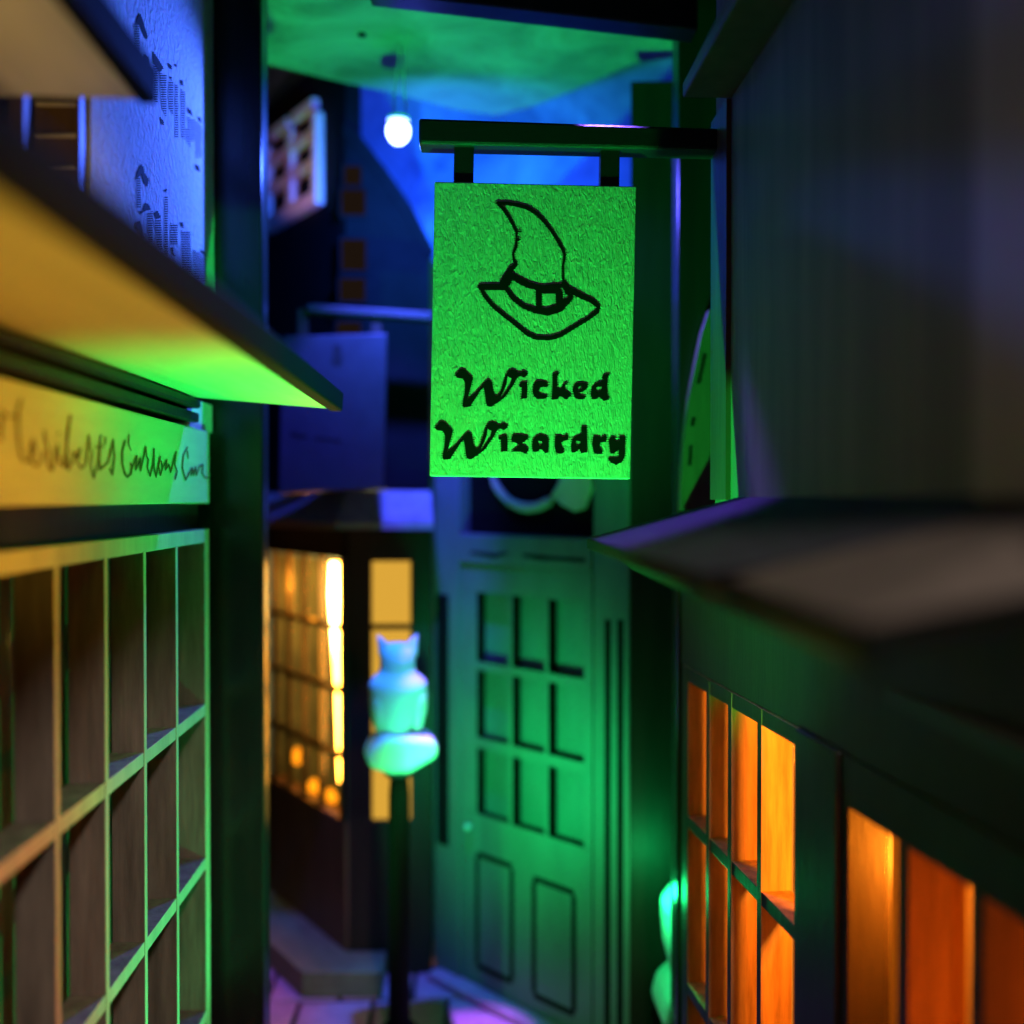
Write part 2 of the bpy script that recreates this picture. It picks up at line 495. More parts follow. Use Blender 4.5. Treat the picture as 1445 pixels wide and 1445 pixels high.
hat += stroke_polys(zc([(130,125),(220,210),(300,330),(370,450),(430,570),(430,680),(430,800),(380,920),(390,1020),(430,1090),(340,1170),(270,1290),(200,1400)], *Z6), [4,5,4.8,4.8,4,3.6,4.6,4,3.6,5,8,9,8])
hat += stroke_polys(zc([(130,125),(320,135),(480,165),(620,210),(760,300),(880,430),(980,560),(1080,720),(1170,880),(1190,980),(1160,1100),(1160,1250),(1170,1400),(1180,1460)], *Z6), [4.5,5,5.5,5.5,5.2,4.8,4.6,4.6,4.6,4.4,3.6,3.6,4.4,6])
hat += stroke_polys(zc([(430,570),(500,575)], *Z6), [3, 2])
hat += stroke_polys(zc([(430,690),(500,700)], *Z6), [3, 2])
hat += stroke_polys(zc([(100,188),(350,188),(400,130),(420,60)], *Z5), [8.5,8.5,9,10])
hat += stroke_polys(zc([(100,190),(140,280),(230,390),(350,490),(480,590),(600,690),(700,735),(850,738),(960,705),(1100,620),(1250,530),(1355,450),(1365,400),(1300,340),(1150,270),(1040,210),(995,150)], *Z5), [5,5.5,5.5,5.5,5.5,6,6,6,6,5.5,5.5,6,5.5,7,8,8,6])
hat += stroke_polys(zc([(420,60),(520,120),(620,170),(760,200),(880,185),(985,175)], *Z5), [9,9.5,9,7.5,7.5,6])
hat += stroke_polys(zc([(370,200),(450,310),(560,395),(680,440),(820,455),(950,415),(1070,300)], *Z5), [6,6.5,6.5,8,11,11,8])
hat += stroke_polys(zc([(725,200),(725,430)], *Z5), 9)
hat += stroke_polys(zc([(940,190),(950,400)], *Z5), 10.5)
hat += stroke_polys(zc([(740,225),(930,225)], *Z5), 9)
hat += stroke_polys(zc([(1000,170),(1050,300)], *Z5), [6, 8])
hh = [zc([(945,190),(985,205),(1000,235),(985,250),(960,230)], *Z5), zc([(985,280),(1030,265),(1045,295),(1010,325),(990,310)], *Z5)]
engrave('hat_engraving', 'char', board, to_sign, hat, hh, ext=(0.5, 1.7), kind='stuff')

# ================================================================== LEFT SHOP
LX = -2.5
lsh = thing('shop_building', 'shop on the left with pale lattice window, yellow fascia sign and deep awning', 'building', (-2.9, 6.0, FZ))
# wall pieces
box('wall', 'brown', lsh, -2.76, -2.52, 1.8, 10.25, FZ, -5.55)
box('wall', 'dark', lsh, -2.8, -2.6, 1.8, 10.0, -0.275, -0.04)
box('backing', 'brown', lsh, -3.62, -3.45, 1.8, 10.25, FZ, 5.6)
box('backing', 'dark', lsh, -3.44, -2.8, 1.8, 10.0, -0.2, -0.08)
# lattice window
win = MB().box(-2.76, LX, 9.86, 10.02, -5.55, -0.28).build('window', 'ply', lsh, bevel=0.008, edge=((1, 0, 0), 'cutedge'))
for y in (8.90, 8.03, 7.18, 6.33, 5.46, 4.6, 3.74, 2.88):
    box('mullion', 'ply', win, -2.745, LX + .006, y - 0.034, y + 0.034, -5.5, -0.40, bevel=0.008, edge=((1, 0, 0), 'cutedge'))
for z0, z1 in ((-0.41, -0.28), (-2.06, -1.95), (-3.53, -3.42), (-5.0, -4.89)):
    box('rail', 'ply', win, -2.75, LX, 1.9, 9.858, z0, z1, bevel=0.008, edge=((1, 0, 0), 'cutedge'))
ys = [9.86, 8.90, 8.03, 7.18, 6.33, 5.46, 4.6, 3.74]
zs = [(-1.95, -0.41), (-3.42, -2.06), (-4.89, -3.53)]
for i in range(7):
    for z0, z1 in zs:
        box('pane', 'film', win, -2.772, -2.764, ys[i + 1] + 0.04, ys[i] - 0.04, z0, z1)
# fascia board with script lettering
fas = box('fascia_board', 'ply_flat', lsh, -2.68, -2.48, 1.8, 9.97, -0.035, 0.655, bevel=0.012)
Z7, Z8 = (0, 540, 8.03), (150, 560, 9.03)
S7 = [([(240,190),(200,350),(205,550),(225,750),(270,890),(330,880)], 4.5), ([(0,310),(60,375),(195,375)], 4.0), ([(15,380),(5,640)], 5),
      ([(330,880),(400,760),(375,640),(350,760),(370,920),(430,940),(500,780)], 3.6), ([(505,545),(520,680),(560,760),(540,900),(590,1000)], 3.4), ([(590,1000),(655,700),(675,900),(730,950)], 3.4),
      ([(665,560),(660,585)], 3.5), ([(730,950),(760,700),(800,370),(765,550),(758,800),(772,985)], 3.6), ([(772,985),(820,900),(845,800),(810,780)], 3.0),
      ([(845,800),(890,860),(915,740),(885,800),(885,920),(925,970),(975,920),(1010,600)], 3.4), ([(1010,600),(1020,740),(1050,790),(1030,920),(1062,1085)], 2.6),
      ([(1062,1085),(1110,920),(1145,590)], 2.4), ([(1142,680),(1130,830),(1135,985)], 3.6), ([(1080,730),(1170,725)], 2.6), ([(1197,620),(1192,700)], 2.6),
      ([(1135,985),(1230,900),(1285,650),(1300,850),(1275,1040),(1250,980)], 3.2)]
S8 = [([(240,560),(205,700),(208,850),(240,980),(270,1020),(315,980),(330,880),(310,850)], 3.6), ([(290,480),(285,600),(315,680)], 2.4), ([(330,900),(390,750),(375,930),(410,850),(435,780),(440,940)], 3.0),
      ([(440,940),(505,640),(515,760),(540,800),(525,900),(560,1010)], 2.6), ([(560,1010),(600,850),(610,660),(610,900),(635,1020)], 2.6), ([(635,1020),(690,760),(668,880),(690,1000),(720,900),(700,820)], 2.4),
      ([(720,900),(775,800),(755,930),(800,860),(820,960)], 2.4), ([(820,960),(890,700),(872,860),(905,950),(880,1045)], 2.6), ([(1035,640),(985,740),(970,900),(1012,1060),(1060,960)], 2.6), ([(1035,690),(1045,780)], 2.2),
      ([(1060,960),(1095,900),(1080,1000),(1110,920),(1112,1000)], 2.0), ([(1112,1000),(1140,890),(1150,1000),(1185,890)], 2.0), ([(1185,890),(1235,860),(1220,960),(1250,1020),(1310,1035)], 2.2)]
fl = []
for s, w in S7: fl += stroke_polys(zc(s, *Z7), w * 0.72)
for s, w in S8: fl += stroke_polys(zc(s, *Z8), w * 0.72)
engrave('script_lettering', 'charbrown', fas, lambda x, y: atX(x, y, -2.474), fl, ext=(0.1, 0.5), shrink=0.0, kind='stuff')
# mouldings between fascia and awning
box('moulding', 'dark', lsh, -2.72, -2.44, 1.8, 9.45, 0.70, 0.79, bevel=0.02)
box('moulding', 'dark', lsh, -2.72, -2.40, 1.8, 9.35, 0.82, 0.90, bevel=0.02)
box('wall', 'plaster', lsh, -2.72, -2.52, 9.3, 10.24, 0.66, 0.93)
# big lower awning
aw = MB().prism([(-2.62, 9.30, 0.93), (-1.25, 9.30, 0.82), (-1.25, 9.30, 0.94), (-2.62, 9.30, 1.05)], (0, -7.4, 0)).build('awning', 'ply_flat', lsh, bevel=0.01)
MB().prism([(-1.245, 9.36, 0.80), (-1.13, 9.33, 0.80), (-1.12, 9.33, 0.97), (-1.245, 9.36, 0.99)], (0, -7.4, 0)).build('edge_strip', 'char', aw, bevel=0.015)
# upper plaster wall with a small window opening
uw = box('upper_wall', 'plaster', lsh, -2.72, LX, 6.95, 10.26, 1.055, 5.6)
box('upper_wall', 'plaster', lsh, -2.72, LX, 1.8, 6.946, 3.1, 5.6)
box('upper_wall', 'plaster', lsh, -2.72, LX, 1.8, 6.946, 1.055, 1.55)
box('upper_wall', 'plaster', lsh, -2.72, LX, 1.8, 5.0, 1.56, 3.09)
uwin = box('upper_window', 'brown', lsh, -2.80, -2.52, 6.80, 6.94, 1.56, 3.09)
for k in range(5):
    box('muntin', 'pinkframe', uwin, -2.79, -2.54, 6.775, 6.795, 1.75 + k * 0.2, 1.77 + k * 0.2)
box('muntin', 'brown', uwin, -2.70, -2.62, 6.2, 6.28, 1.56, 3.09)
# small upper awning
ua = MB().prism([(-2.9, 5.7, 2.2), (-1.80, 5.7, 2.18), (-1.80, 5.7, 2.30), (-2.9, 5.7, 2.32)], (0, -3.8, 0)).build('upper_awning', 'ply_flat', lsh, bevel=0.01)
MB().prism([(-1.795, 5.74, 2.17), (-1.70, 5.72, 2.17), (-1.69, 5.72, 2.36), (-1.795, 5.74, 2.36)], (0, -3.8, 0)).build('edge_strip', 'char', ua, bevel=0.01)
# burnt script on the plaster
A1, A2 = (170, 0, 7.225), (170, 180, 6.567)
bl = [[(200,130),(225,190),(245,260),(280,370),(265,410),(225,330),(200,260),(155,230),(170,180)], [(170,590),(220,600),(245,545),(290,580),(300,650),(260,670),(190,630)], [(330,520),(360,560),(400,620),(440,690),(400,740),(370,680),(335,640)],
      [(485,640),(520,660),(525,710),(495,690)], [(545,655),(575,655),(570,690)], [(495,780),(525,780),(520,820)], [(605,815),(635,815),(645,880),(615,860)], [(680,1095),(720,1120),(735,1180),(690,1150)], [(785,1190),(810,1190),(835,1255),(800,1230)], [(405,1190),(440,1230),(445,1275),(415,1260)]]
ht = [[(140,240),(190,240),(205,590),(155,590)], [(265,680),(320,680),(320,870),(280,830)], [(340,660),(385,690),(380,1040),(340,1030)], [(395,740),(470,760),(470,1200),(420,1100)], [(490,820),(540,830),(540,1180),(490,1100)], [(555,860),(590,870),(590,1400),(555,1400)], [(615,900),(660,940),(660,1420),(620,1400)], [(680,1190),(760,1220),(830,1290),(830,1440),(700,1440)]]
bl2 = [[(190,340),(215,360),(225,420),(265,480),(250,555),(215,500),(195,430),(140,490),(155,410)], [(165,770),(205,770),(230,690),(270,720),(280,760),(230,770),(190,800)], [(150,870),(185,860),(200,920),(225,1030),(195,1020),(170,950),(135,920)], [(310,790),(345,765),(375,830),(330,850)], [(400,580),(435,560),(425,600)], [(690,340),(725,350),(740,410),(700,390)], [(550,870),(580,880),(585,930),(560,910)], [(465,1110),(485,1110),(490,1170),(520,1195),(480,1180)], [(735,1120),(780,1150),(790,1190),(750,1160)]]
ht2 = [[(150,470),(185,460),(190,740),(150,740)], [(250,790),(300,770),(300,1060),(260,1060)], [(315,860),(375,850),(390,1150),(340,1100)], [(410,640),(440,640),(440,1250),(405,1150)], [(460,880),(530,900),(530,1080),(460,1080)], [(560,950),(650,960),(660,1380),(570,1330)], [(665,1130),(720,1150),(790,1210),(790,1440),(670,1400)], [(600,0),(650,0),(650,190),(610,120)], [(690,0),(750,0),(750,280),(700,280)]]
F_ = [zc(p, *A1) for p in bl] + [zc(p, *A2) for p in bl2]
H_ = [zc(p, *A1) for p in ht] + [zc(p, *A2) for p in ht2]
engrave('burnt_script', 'char', uw, lambda x, y: atX(x, y, LX + 0.006), F_, (), H_, row=0.55, per=6, ext=(0.3, 1.0), kind='stuff')

# ================================================================== LANE PORTAL
por = thing('portal_frame', 'dark varnished portal frame with tall posts framing the lane', 'frame', (0, 10.45, FZ))
xl = atY(371, 700, 10.3).x; xr = atY(956, 700, 10.3).x
box('post', 'darkgloss', por, -3.4, xl, 10.3, 10.62, FZ, 6.4, bevel=0.02)
box('post', 'darkgloss', por, xr, 3.4, 10.3, 10.62, FZ, 6.4, bevel=0.02)
MB().prism([atY(520, -12, 9.7), atY(985, 42, 9.7), atY(985, -90, 9.7), atY(520, -90, 9.7)], (0, 0.3, 0)).build('header', 'dark', por, bevel=0.02)

# ================================================================== RIGHT SHOP
rsh = thing('corner_shop', 'blurred shop on the right with orange lit lattice windows under a sloped canopy', 'building', (2.9, 6.0, FZ))
box('upper_wall', 'taupe', rsh, 2.06, 2.3, 1.8, 8.45, -0.05, 5.6)
box('corner_strip', 'strip', rsh, 1.96, 2.057, 2.0, 3.92, 0.0, 5.6, bevel=0.03)
box('corner_post', 'brown', rsh, 2.02, 2.057, 7.95, 8.46, 0.0, 3.13)  # dark strip added to tone down the green light on the wall end
ura = MB().box(1.68, 2.2, 2.0, 7.98, 3.14, 3.26).build('upper_awning', 'brown', rsh, bevel=0.015)
# canopy: sloped board; the lighter near facet stands for a pool of room light
o_, i_ = (0.90, -0.287), (2.055, 0.02)
can = MB()
P8 = [(o_[0], 7.7, o_[1]), (i_[0], 7.7, i_[1]), (i_[0], 3.40, i_[1]), (1.17, 3.88, -0.25), (o_[0] + .03, 3.99, o_[1])]
can.prism(P8, (0, 0, -0.085))
can = can.build('canopy', 'slate', rsh, bevel=0.01, edge=((-0.25, 0, 0.97), 'char'))
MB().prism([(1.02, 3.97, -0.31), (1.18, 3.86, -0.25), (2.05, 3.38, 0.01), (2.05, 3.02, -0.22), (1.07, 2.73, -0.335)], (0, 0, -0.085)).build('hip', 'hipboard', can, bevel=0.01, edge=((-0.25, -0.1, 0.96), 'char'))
MB().prism([(1.05, 7.62, -0.375), (1.08, 7.62, -0.375), (1.27, 7.62, -0.525), (1.23, 7.62, -0.525)], (0, -4.6, 0)).build('trim', 'char', can)
R = Frame((2.11, 10.0), (0.084, -1.0), 1)   # n points to the street (-x)
if R.n.x > 0: R.n = -R.n
fbox('wall', 'dark', rsh, R, -0.05, 8.1, -0.30, -0.01, -1.62, -0.12)
fbox('wall', 'dark', rsh, R, 0.0, 8.1, -0.28, -0.005, FZ, -5.95)
rw = fbox('window', 'dark', rsh, R, 0.0, 0.19, -0.26, 0.0, -5.945, -1.625, bevel=0.012, edge=(R.n, 'cutorange'))
rw2 = fbox('post', 'dark', rsh, R, 2.83, 3.52, -0.26, 0.03, -5.945, -1.625, bevel=0.02)
for u in (0.82, 1.41, 2.10):
    fbox('mullion', 'dark', rw, R, u - 0.045, u + 0.045, -0.25, 0.006, -5.94, -1.63, bevel=0.006, edge=(R.n, 'cutorange'))
for z0, z1 in ((-1.76, -1.63), (-3.17, -3.06), (-4.80, -4.69)):
    fbox('rail', 'dark', rw, R, 0.192, 2.826, -0.24, 0.0, z0, z1, bevel=0.006, edge=(R.n, 'cutorange'))
for u0, u1 in ((0.192, 0.77), (0.87, 1.36), (1.46, 2.05), (2.15, 2.82)):
    for z0, z1 in ((-3.06, -1.76), (-4.69, -3.17), (-5.94, -4.81)):
        fbox('pane', 'filmamber', rw, R, u0, u1, -0.262, -0.256, z0, z1)
nw = fbox('near_window', 'dark', rsh, R, 3.525, 3.62, -0.3, 0.0, -5.945, -1.625, bevel=0.012)
for u in (4.33, 5.05, 5.75, 6.45, 7.15):
    fbox('mullion', 'dark', nw, R, u - 0.06, u + 0.06, -0.35, 0.006, -5.94, -1.95, bevel=0.008, edge=(R.n, 'cutorange'))
fbox('rail', 'dark', nw, R, 3.62, 8.0, -0.25, 0.004, -1.95, -1.63)
for u0, u1 in ((3.62, 4.27), (4.39, 4.99), (5.11, 5.69), (5.81, 6.39), (6.51, 7.09)):
    fbox('pane', 'filmamber', nw, R, u0, u1, -0.262, -0.256, -5.94, -1.96)
box('backing', 'ply', rsh, 3.72, 3.86, 1.9, 10.25, FZ, 0)
box('backing', 'ply', rsh, 2.7, 3.7, 9.98, 10.1, FZ, -1.0)
box('backing', 'dark', rsh, 2.46, 3.7, 1.9, 10.0, -1.2, -1.1)
# curved engraved bracket beside the post
crv = [(1012, 430), (1000, 438), (990, 470), (981, 515), (972, 560), (966, 610), (962, 660), (960, 720), (1012, 720)]
br = MB().prism([atY(x, y, 10.1) for x, y in crv], (0, 0.14, 0)).build('curved_bracket', 'brown', rsh, bevel=0.01)
engrave('bracket_marks', 'char', br, lambda x, y: atY(x, y, 10.094), stroke_polys([(995, 500), (986, 540)], [4, 4]) + stroke_polys([(979, 590), (977, 600)], 4) + stroke_polys([(975, 630), (973, 655)], [3, 4]), kind='stuff')

# ================================================================== DOOR FRONT (angled wall at the end of the lane)
dq = atY(888, 705, 11.5)
D = Frame((dq.x, dq.y), (-0.907, 1.0))
if D.n.y > 0: D.n = -D.n
du = lambda px: D.uz(px, 705)[0]
dho = thing('door_house', 'green lit arched doorway with glazed panelled door, at an angle behind the sign', 'building', (0.6, 12.7, FZ))
uL, uR = du(612), du(888)
dl, dr = du(649), du(836)
fbox('wall', 'door', dho, D, 0.0, uL, -0.46, -0.28, FZ, 2.4)
pl = fbox('pilaster', 'door', dho, D, dl + 0.01, uL, -0.235, 0.0, FZ, 1.2, bevel=0.02)
pr = fbox('pilaster', 'door', dho, D, 0.0, dr - 0.01, -0.235, 0.0, FZ, 1.2, bevel=0.02)
for a, b in ((854, 862), (872, 880)):
    zt = D.uz(a, 874)[1]
    fbox('groove', 'char', pr, D, du(b), du(a), -0.004, 0.005, FZ + 0.3, zt)
fbox('groove', 'navy', pl, D, du(633), du(616), -0.004, 0.005, D.uz(620, 1190)[1], D.uz(620, 838)[1])
# fanlight
zf0 = D.uz(740, 756)[1]
fan = fbox('fanlight', 'char', dho, D, dr, dl, -0.23, -0.18, zf0, 1.1)
ctr = D.uz(735, 640)
arc = [D.p(ctr[0] + 0.72 * math.cos(t), -0.14, ctr[1] - 0.02 + 0.66 * math.sin(t)) for t in [rad(200 + 14 * k) for k in range(11)]]
MB().tube(arc, [0.03, .05, .06, .065, .065, .065, .06, .06, .055, .05, .03], 8).build('tracery', 'ply', fan)
lf = [(783, 668), (822, 660), (826, 690), (815, 718), (800, 722), (782, 712), (770, 700)]
MB().prism([D.p(D.uz(x, y)[0], -0.17, D.uz(x, y)[1]) for x, y in lf], D.n * 0.06).build('tracery', 'ply', fan, bevel=0.015)
# transom plaque
zt0 = D.uz(740, 800)[1]
pla = fbox('transom', 'door', dho, D, dr, dl, -0.23, 0.03, zt0, zf0 - 0.004, bevel=0.02)
engrave('faint_lettering', 'charfaint', pla, lambda x, y: (lambda q: D.p(q[0], 0.036, q[1]))(D.uz(x, y)), stroke_polys([(668, 779), (700, 784), (718, 780)], [4, 6, 3]) + stroke_polys([(742, 783), (762, 786), (790, 788), (826, 790)], [4, 7, 5, 6]), kind='stuff')
# door leaf: rails and stiles round nine recessed lights
zb = FZ + 0.12
door = fbox('door', 'door', dho, D, dr + .005, dl - .005, -0.21, -0.172, zb, zt0 - 0.005)
cols = [(672, 716), (722, 767), (773, 823)]
rowsL = [D.uz(672, y)[1] for y in (836, 933, 945, 1040, 1055, 1148)]
us = [(du(b), du(a)) for a, b in cols]
edges = [dl - 0.006] + [e for a, b in us for e in (b, a)] + [dr + 0.006]
for k in range(0, len(edges), 2):
    fbox('stile', 'door', door, D, edges[k + 1], edges[k], -0.168, -0.012, rowsL[5], rowsL[0], bevel=0.008, edge=(D.n, 'char'))  # black edges here and on the rails stand for recess shade
for z0, z1 in ((rowsL[0], zt0 - .006), (rowsL[2], rowsL[1]), (rowsL[4], rowsL[3]), (zb, rowsL[5])):
    fbox('rail', 'door', door, D, dr + 0.007, dl - 0.007, -0.166, -0.01, z0, z1, bevel=0.008, edge=(D.n, 'char'))
for (x0, y0), (x1, y1), (x2, y2), (x3, y3) in (((673, 1205), (723, 1222), (720, 1392), (672, 1362)), ((754, 1240), (813, 1262), (806, 1428), (752, 1404))):
    ua_, ub_ = du((x0 + x3) / 2), du((x1 + x2) / 2)
    zt_, zl_ = D.uz(x0, y0)[1], D.uz(x3, y3)[1]
    g = 0.035
    mb = MB()
    for c in ((ub_, ua_, zt_ - g, zt_ + g), (ub_, ua_, zl_ - g, zl_ + g), (ua_ - g, ua_ + g, zl_ + g, zt_ - g), (ub_ - g, ub_ + g, zl_ + g, zt_ - g)):
        mb.fbox(D, c[0], c[1], -0.012, -0.004, c[2], c[3])
    mb.build('panel_groove', 'char', door)
q = D.uz(663, 1166)
MB().tube([D.p(q[0], -0.02, q[1]), D.p(q[0], 0.03, q[1]), D.p(q[0], 0.05, q[1]), D.p(q[0], 0.07, q[1])], [0.02, 0.03, 0.05, 0.02], 10).build('knob', 'metal', door, smooth=True)
fbox('threshold', 'stone', dho, D, 0.1, uL - 0.1, -0.2, 0.22, FZ + 0.003, FZ + 0.11, bevel=0.02)
# short return wall right of the door
rq = atY(972, 705, 11.45)
MB().prism([(dq.x + .012, dq.y, FZ), (rq.x, rq.y, FZ), (rq.x, rq.y + 0.2, FZ), (dq.x + .2, dq.y + 0.2, FZ)], (0, 0, 11.2)).build('return_wall', 'dark', dho)

# ================================================================== BACK HOUSE
bh = thing('back_house', 'dark gabled house at the back with glowing amber bay window', 'building', (-1.6, 14.6, FZ))
c0 = atY(487, 705, 14.0)
A = Frame((c0.x, c0.y), (-0.644, 1.0))
if A.n.y > 0: A.n = -A.n
au = lambda px: A.uz(px, 705)[0]
az = lambda py: A.uz(462, py)[1]
uE = au(372)
# ground floor bay window on the angled face
fbox('wall', 'brown', bh, A, 0, uE, -0.25, 0, FZ, az(1146))
fbox('wall', 'navy', bh, A, 0, uE, -0.25, 0, az(786), 0.05)
cm = [480, 449, 424, 403, 383]
bay = fbox('bay_window', 'dark', bh, A, 0.0, au(480) + 0.03, -0.2, 0.0, az(1146) + .003, az(786) - .003)
for px in cm[1:]:
    fbox('mullion', 'dark', bay, A, au(px) - 0.03, au(px) + 0.03, -0.10, 0.0, az(1146) + .004, az(786) - .004)
for py in (883, 970, 1060):
    fbox('rail', 'dark', bay, A, au(480) + .04, uE, -0.12, -0.004, az(py) - 0.035, az(py) + 0.035)
for i in range(4):
    yy = [786, 883, 970, 1060, 1146]
    for j in range(4):
        fbox('pane', 'filmamber', bay, A, au(cm[i]) + 0.05, au(cm[i + 1]) - 0.05, -0.09, -0.084, az(yy[j + 1]) + 0.035, az(yy[j]) - 0.035)
fbox('backing', 'ply', bh, A, -0.1, uE, -1.15, -1.05, FZ, 0.0)
# lit LED stick and candle glints behind the bay window
ltz0, ltz1 = az(965), az(792)
pL = A.p((au(480) + au(449)) / 2 + 0.02, -0.22, 0)
MB().lathe((pL.x, pL.y, 0), [(0.06, ltz0 - 1.4), (0.10, ltz0 - .2), (0.16, ltz1 - 0.9), (0.19, ltz1 - 0.5), (0.17, ltz1 - .03)], 12).build('light_stick', 'warmled', bh, smooth=True)
for px, py in ((420, 1068), (443, 1112), (466, 1126)):
    u, z = A.uz(px, py, -0.3)
    q = A.p(u, -0.3, z)
    MB().lathe((q.x, q.y, q.z), [(0.02, -.12), (0.09, -.06), (0.11, 0.0), (0.07, 0.09), (0.02, 0.14)], 10).build('candle_glow', 'spark', bh, smooth=True)
# front face B
B = Frame((c0.x + 0.01, 14.02), (1, 0))
if B.n.y > 0: B.n = -B.n
bx = lambda px, py=705: B.uz(px, py)
ue = bx(609)[0]
pw = [(bx(524)[0], bx(579)[0])]
p0, p1 = pw[0]
zt_, zb_ = bx(550, 792)[1], bx(550, 1158)[1]
fbox('wall', 'dark', bh, B, 0, p0, -0.2, 0, FZ, 0.0)
fbox('wall', 'dark', bh, B, p1, ue, -0.2, 0, FZ, 0.0)
fbox('wall', 'dark', bh, B, p0 + .002, p1 - .002, -0.2, -0.004, FZ, zb_)
fbox('wall', 'dark', bh, B, p0 + .002, p1 - .002, -0.2, -0.004, zt_, 0.0)
sw = fbox('side_window', 'dark', bh, B, p0 + .003, p1 - .003, -0.08, -0.03, bx(550, 889)[1], bx(550, 881)[1])
for y0, y1 in ((792, 881), (889, 970), (975, 1065), (1070, 1158)):
    fbox('pane', 'ambpane', sw, B, p0 + .003, p1 - .003, -0.09, -0.082, bx(550, y1)[1], bx(550, y0)[1])
for y in (972, 1067):
    fbox('rail', 'dark', sw, B, p0 + .003, p1 - .003, -0.08, -0.03, bx(550, y)[1] - .03, bx(550, y)[1] + .03)
# pent roof over the ground floor (blue lit top)
g = [A.p(uE, -0.05, 0.12), A.p(0, -0.05, 0.12), (c0.x + ue, 14.0, 0.12), (c0.x + ue + .05, 13.45, -0.3), (c0.x - .05, 13.4, -0.3), A.p(uE, 0.55, -0.3)]
pr_ = MB()
b0 = [Vector(p) for p in g]
pr_.add(b0 + [p - Vector((0, 0, 0.09)) for p in b0], [(0, 1, 4, 5), (1, 2, 3, 4), (6, 11, 10, 7), (7, 10, 9, 8), (5, 4, 10, 11), (4, 3, 9, 10), (2, 8, 9, 3), (0, 5, 11, 6), (0, 6, 7, 1), (1, 7, 8, 2)])
pr_.build('pent_roof', 'pentslate', bh)
# upper storey: angled face and gabled front face
fbox('upper_wall', 'navy', bh, A, 0, uE, -0.25, -0.02, 0.1, 6.2)
gp = [(489, 690), (606, 690), (606, 360), (575, 300), (540, 250), (505, 200), (489, 185)]
MB().prism([B.p(bx(x, y)[0], -0.02, bx(x, y)[1]) for x, y in gp], (0, 0.25, 0)).build('gable_wall', 'navy', bh)
rf = [(484, 172), (507, 190), (545, 240), (580, 290), (612, 352), (604, 362), (572, 304), (538, 256), (502, 208), (484, 194)]
MB().prism([B.p(bx(x, y)[0], 0.04, bx(x, y)[1]) for x, y in rf], (0, 0.3, 0)).build('roof', 'navy', bh)
for i, (x0, y0, x1, y1) in enumerate(((486, 235, 510, 262), (482, 268, 516, 304), (482, 338, 517, 382), (480, 393, 516, 425), (476, 455, 510, 472))):
    f = fbox('window', 'navy', bh, B, bx(x0 - 3, y0)[0], bx(x1 + 3, y1)[0], 0.0, 0.02, bx(x0, y1 + 4)[1], bx(x0, y0 - 4)[1])
    fbox('pane', 'dimpane', f, B, bx(x0, y0)[0], bx(x1, y1)[0], 0.021, 0.027, bx(x0, y1)[1], bx(x0, y0)[1])
# pale framed upper window on the angled face
u0, u1 = au(457), au(381)
zb1, zt1 = A.uz(457, 288)[1], A.uz(457, 192)[1]
zt1 = 5.45
pf = fbox('pale_window', 'pinkframe', bh, A, u0, u0 + 0.16, -0.02, 0.12, zb1, zt1, bevel=0.02)
fbox('frame_side', 'pinkframe', pf, A, u1 - 0.18, u1, -0.02, 0.12, zb1, zt1, bevel=0.02)
fbox('frame_bottom', 'pinkframe', pf, A, u0 + .161, u1 - .181, -0.02, 0.115, zb1, zb1 + 0.2)
um = (u0 + u1) / 2
fbox('muntin', 'pinkframe', pf, A, um - 0.09, um + 0.09, -0.02, 0.10, zb1 + .201, zt1)
for k in range(1, 4):
    z = zb1 + 0.2 + k * 0.42
    fbox('muntin', 'pinkframe', pf, A, u0 + .165, um - .095, -0.02, 0.09, z - .07, z + .07)
    fbox('muntin', 'pinkframe', pf, A, um + .095, u1 - .185, -0.02, 0.09, z - .07, z + .07)
# step in front of the shop
st = [A.p(uE, 0.75, FZ), A.p(-0.25, 0.75, FZ), (c0.x + 0.55, 13.35, FZ), (c0.x + 0.55, 13.98, FZ), A.p(0, 0.004, FZ), A.p(uE, 0.004, FZ)]
MB().prism(st, (0, 0, 0.34)).build('step', 'step', bh, bevel=0.02)

# ================================================================== BACK HANGING SIGN
bs = thing('bracket_sign', 'dim blue green board hanging under a bracket, far left of the bright sign', 'sign', (-1.6, 13.2, 2.4))
bb = MB().prism([atY(397, 474, 13.0), atY(546, 470, 13.0), atY(541, 690, 13.0), atY(393, 697, 13.0)], (0, 0.14, 0)).build('board', 'bluesign', bs, bevel=0.02)
MB().prism([atY(432, 428, 12.95), atY(612, 440, 12.95), atY(612, 452, 12.95), atY(432, 440, 12.95)], (0, 0.3, 0)).build('bracket', 'black', bs, bevel=0.02)
MB().prism([atY(524, 440, 13.02), atY(538, 440, 13.02), atY(538, 476, 13.02), atY(524, 476, 13.02)], (0, 0.1, 0)).build('hanger', 'dark', bs)
MB().prism([atY(420, 436, 13.02), atY(434, 436, 13.02), atY(434, 480, 13.02), atY(420, 480, 13.02)], (0, 0.1, 0)).build('hanger', 'dark', bs)
engrave('faint_engraving', 'charfaint', bb, lambda x, y: atY(x, y, 12.994),
        stroke_polys([(476, 490), (476, 510)], [9, 14]) + stroke_polys([(412, 612), (430, 616)], 5) + stroke_polys([(445, 618), (480, 621)], 3), kind='stuff')

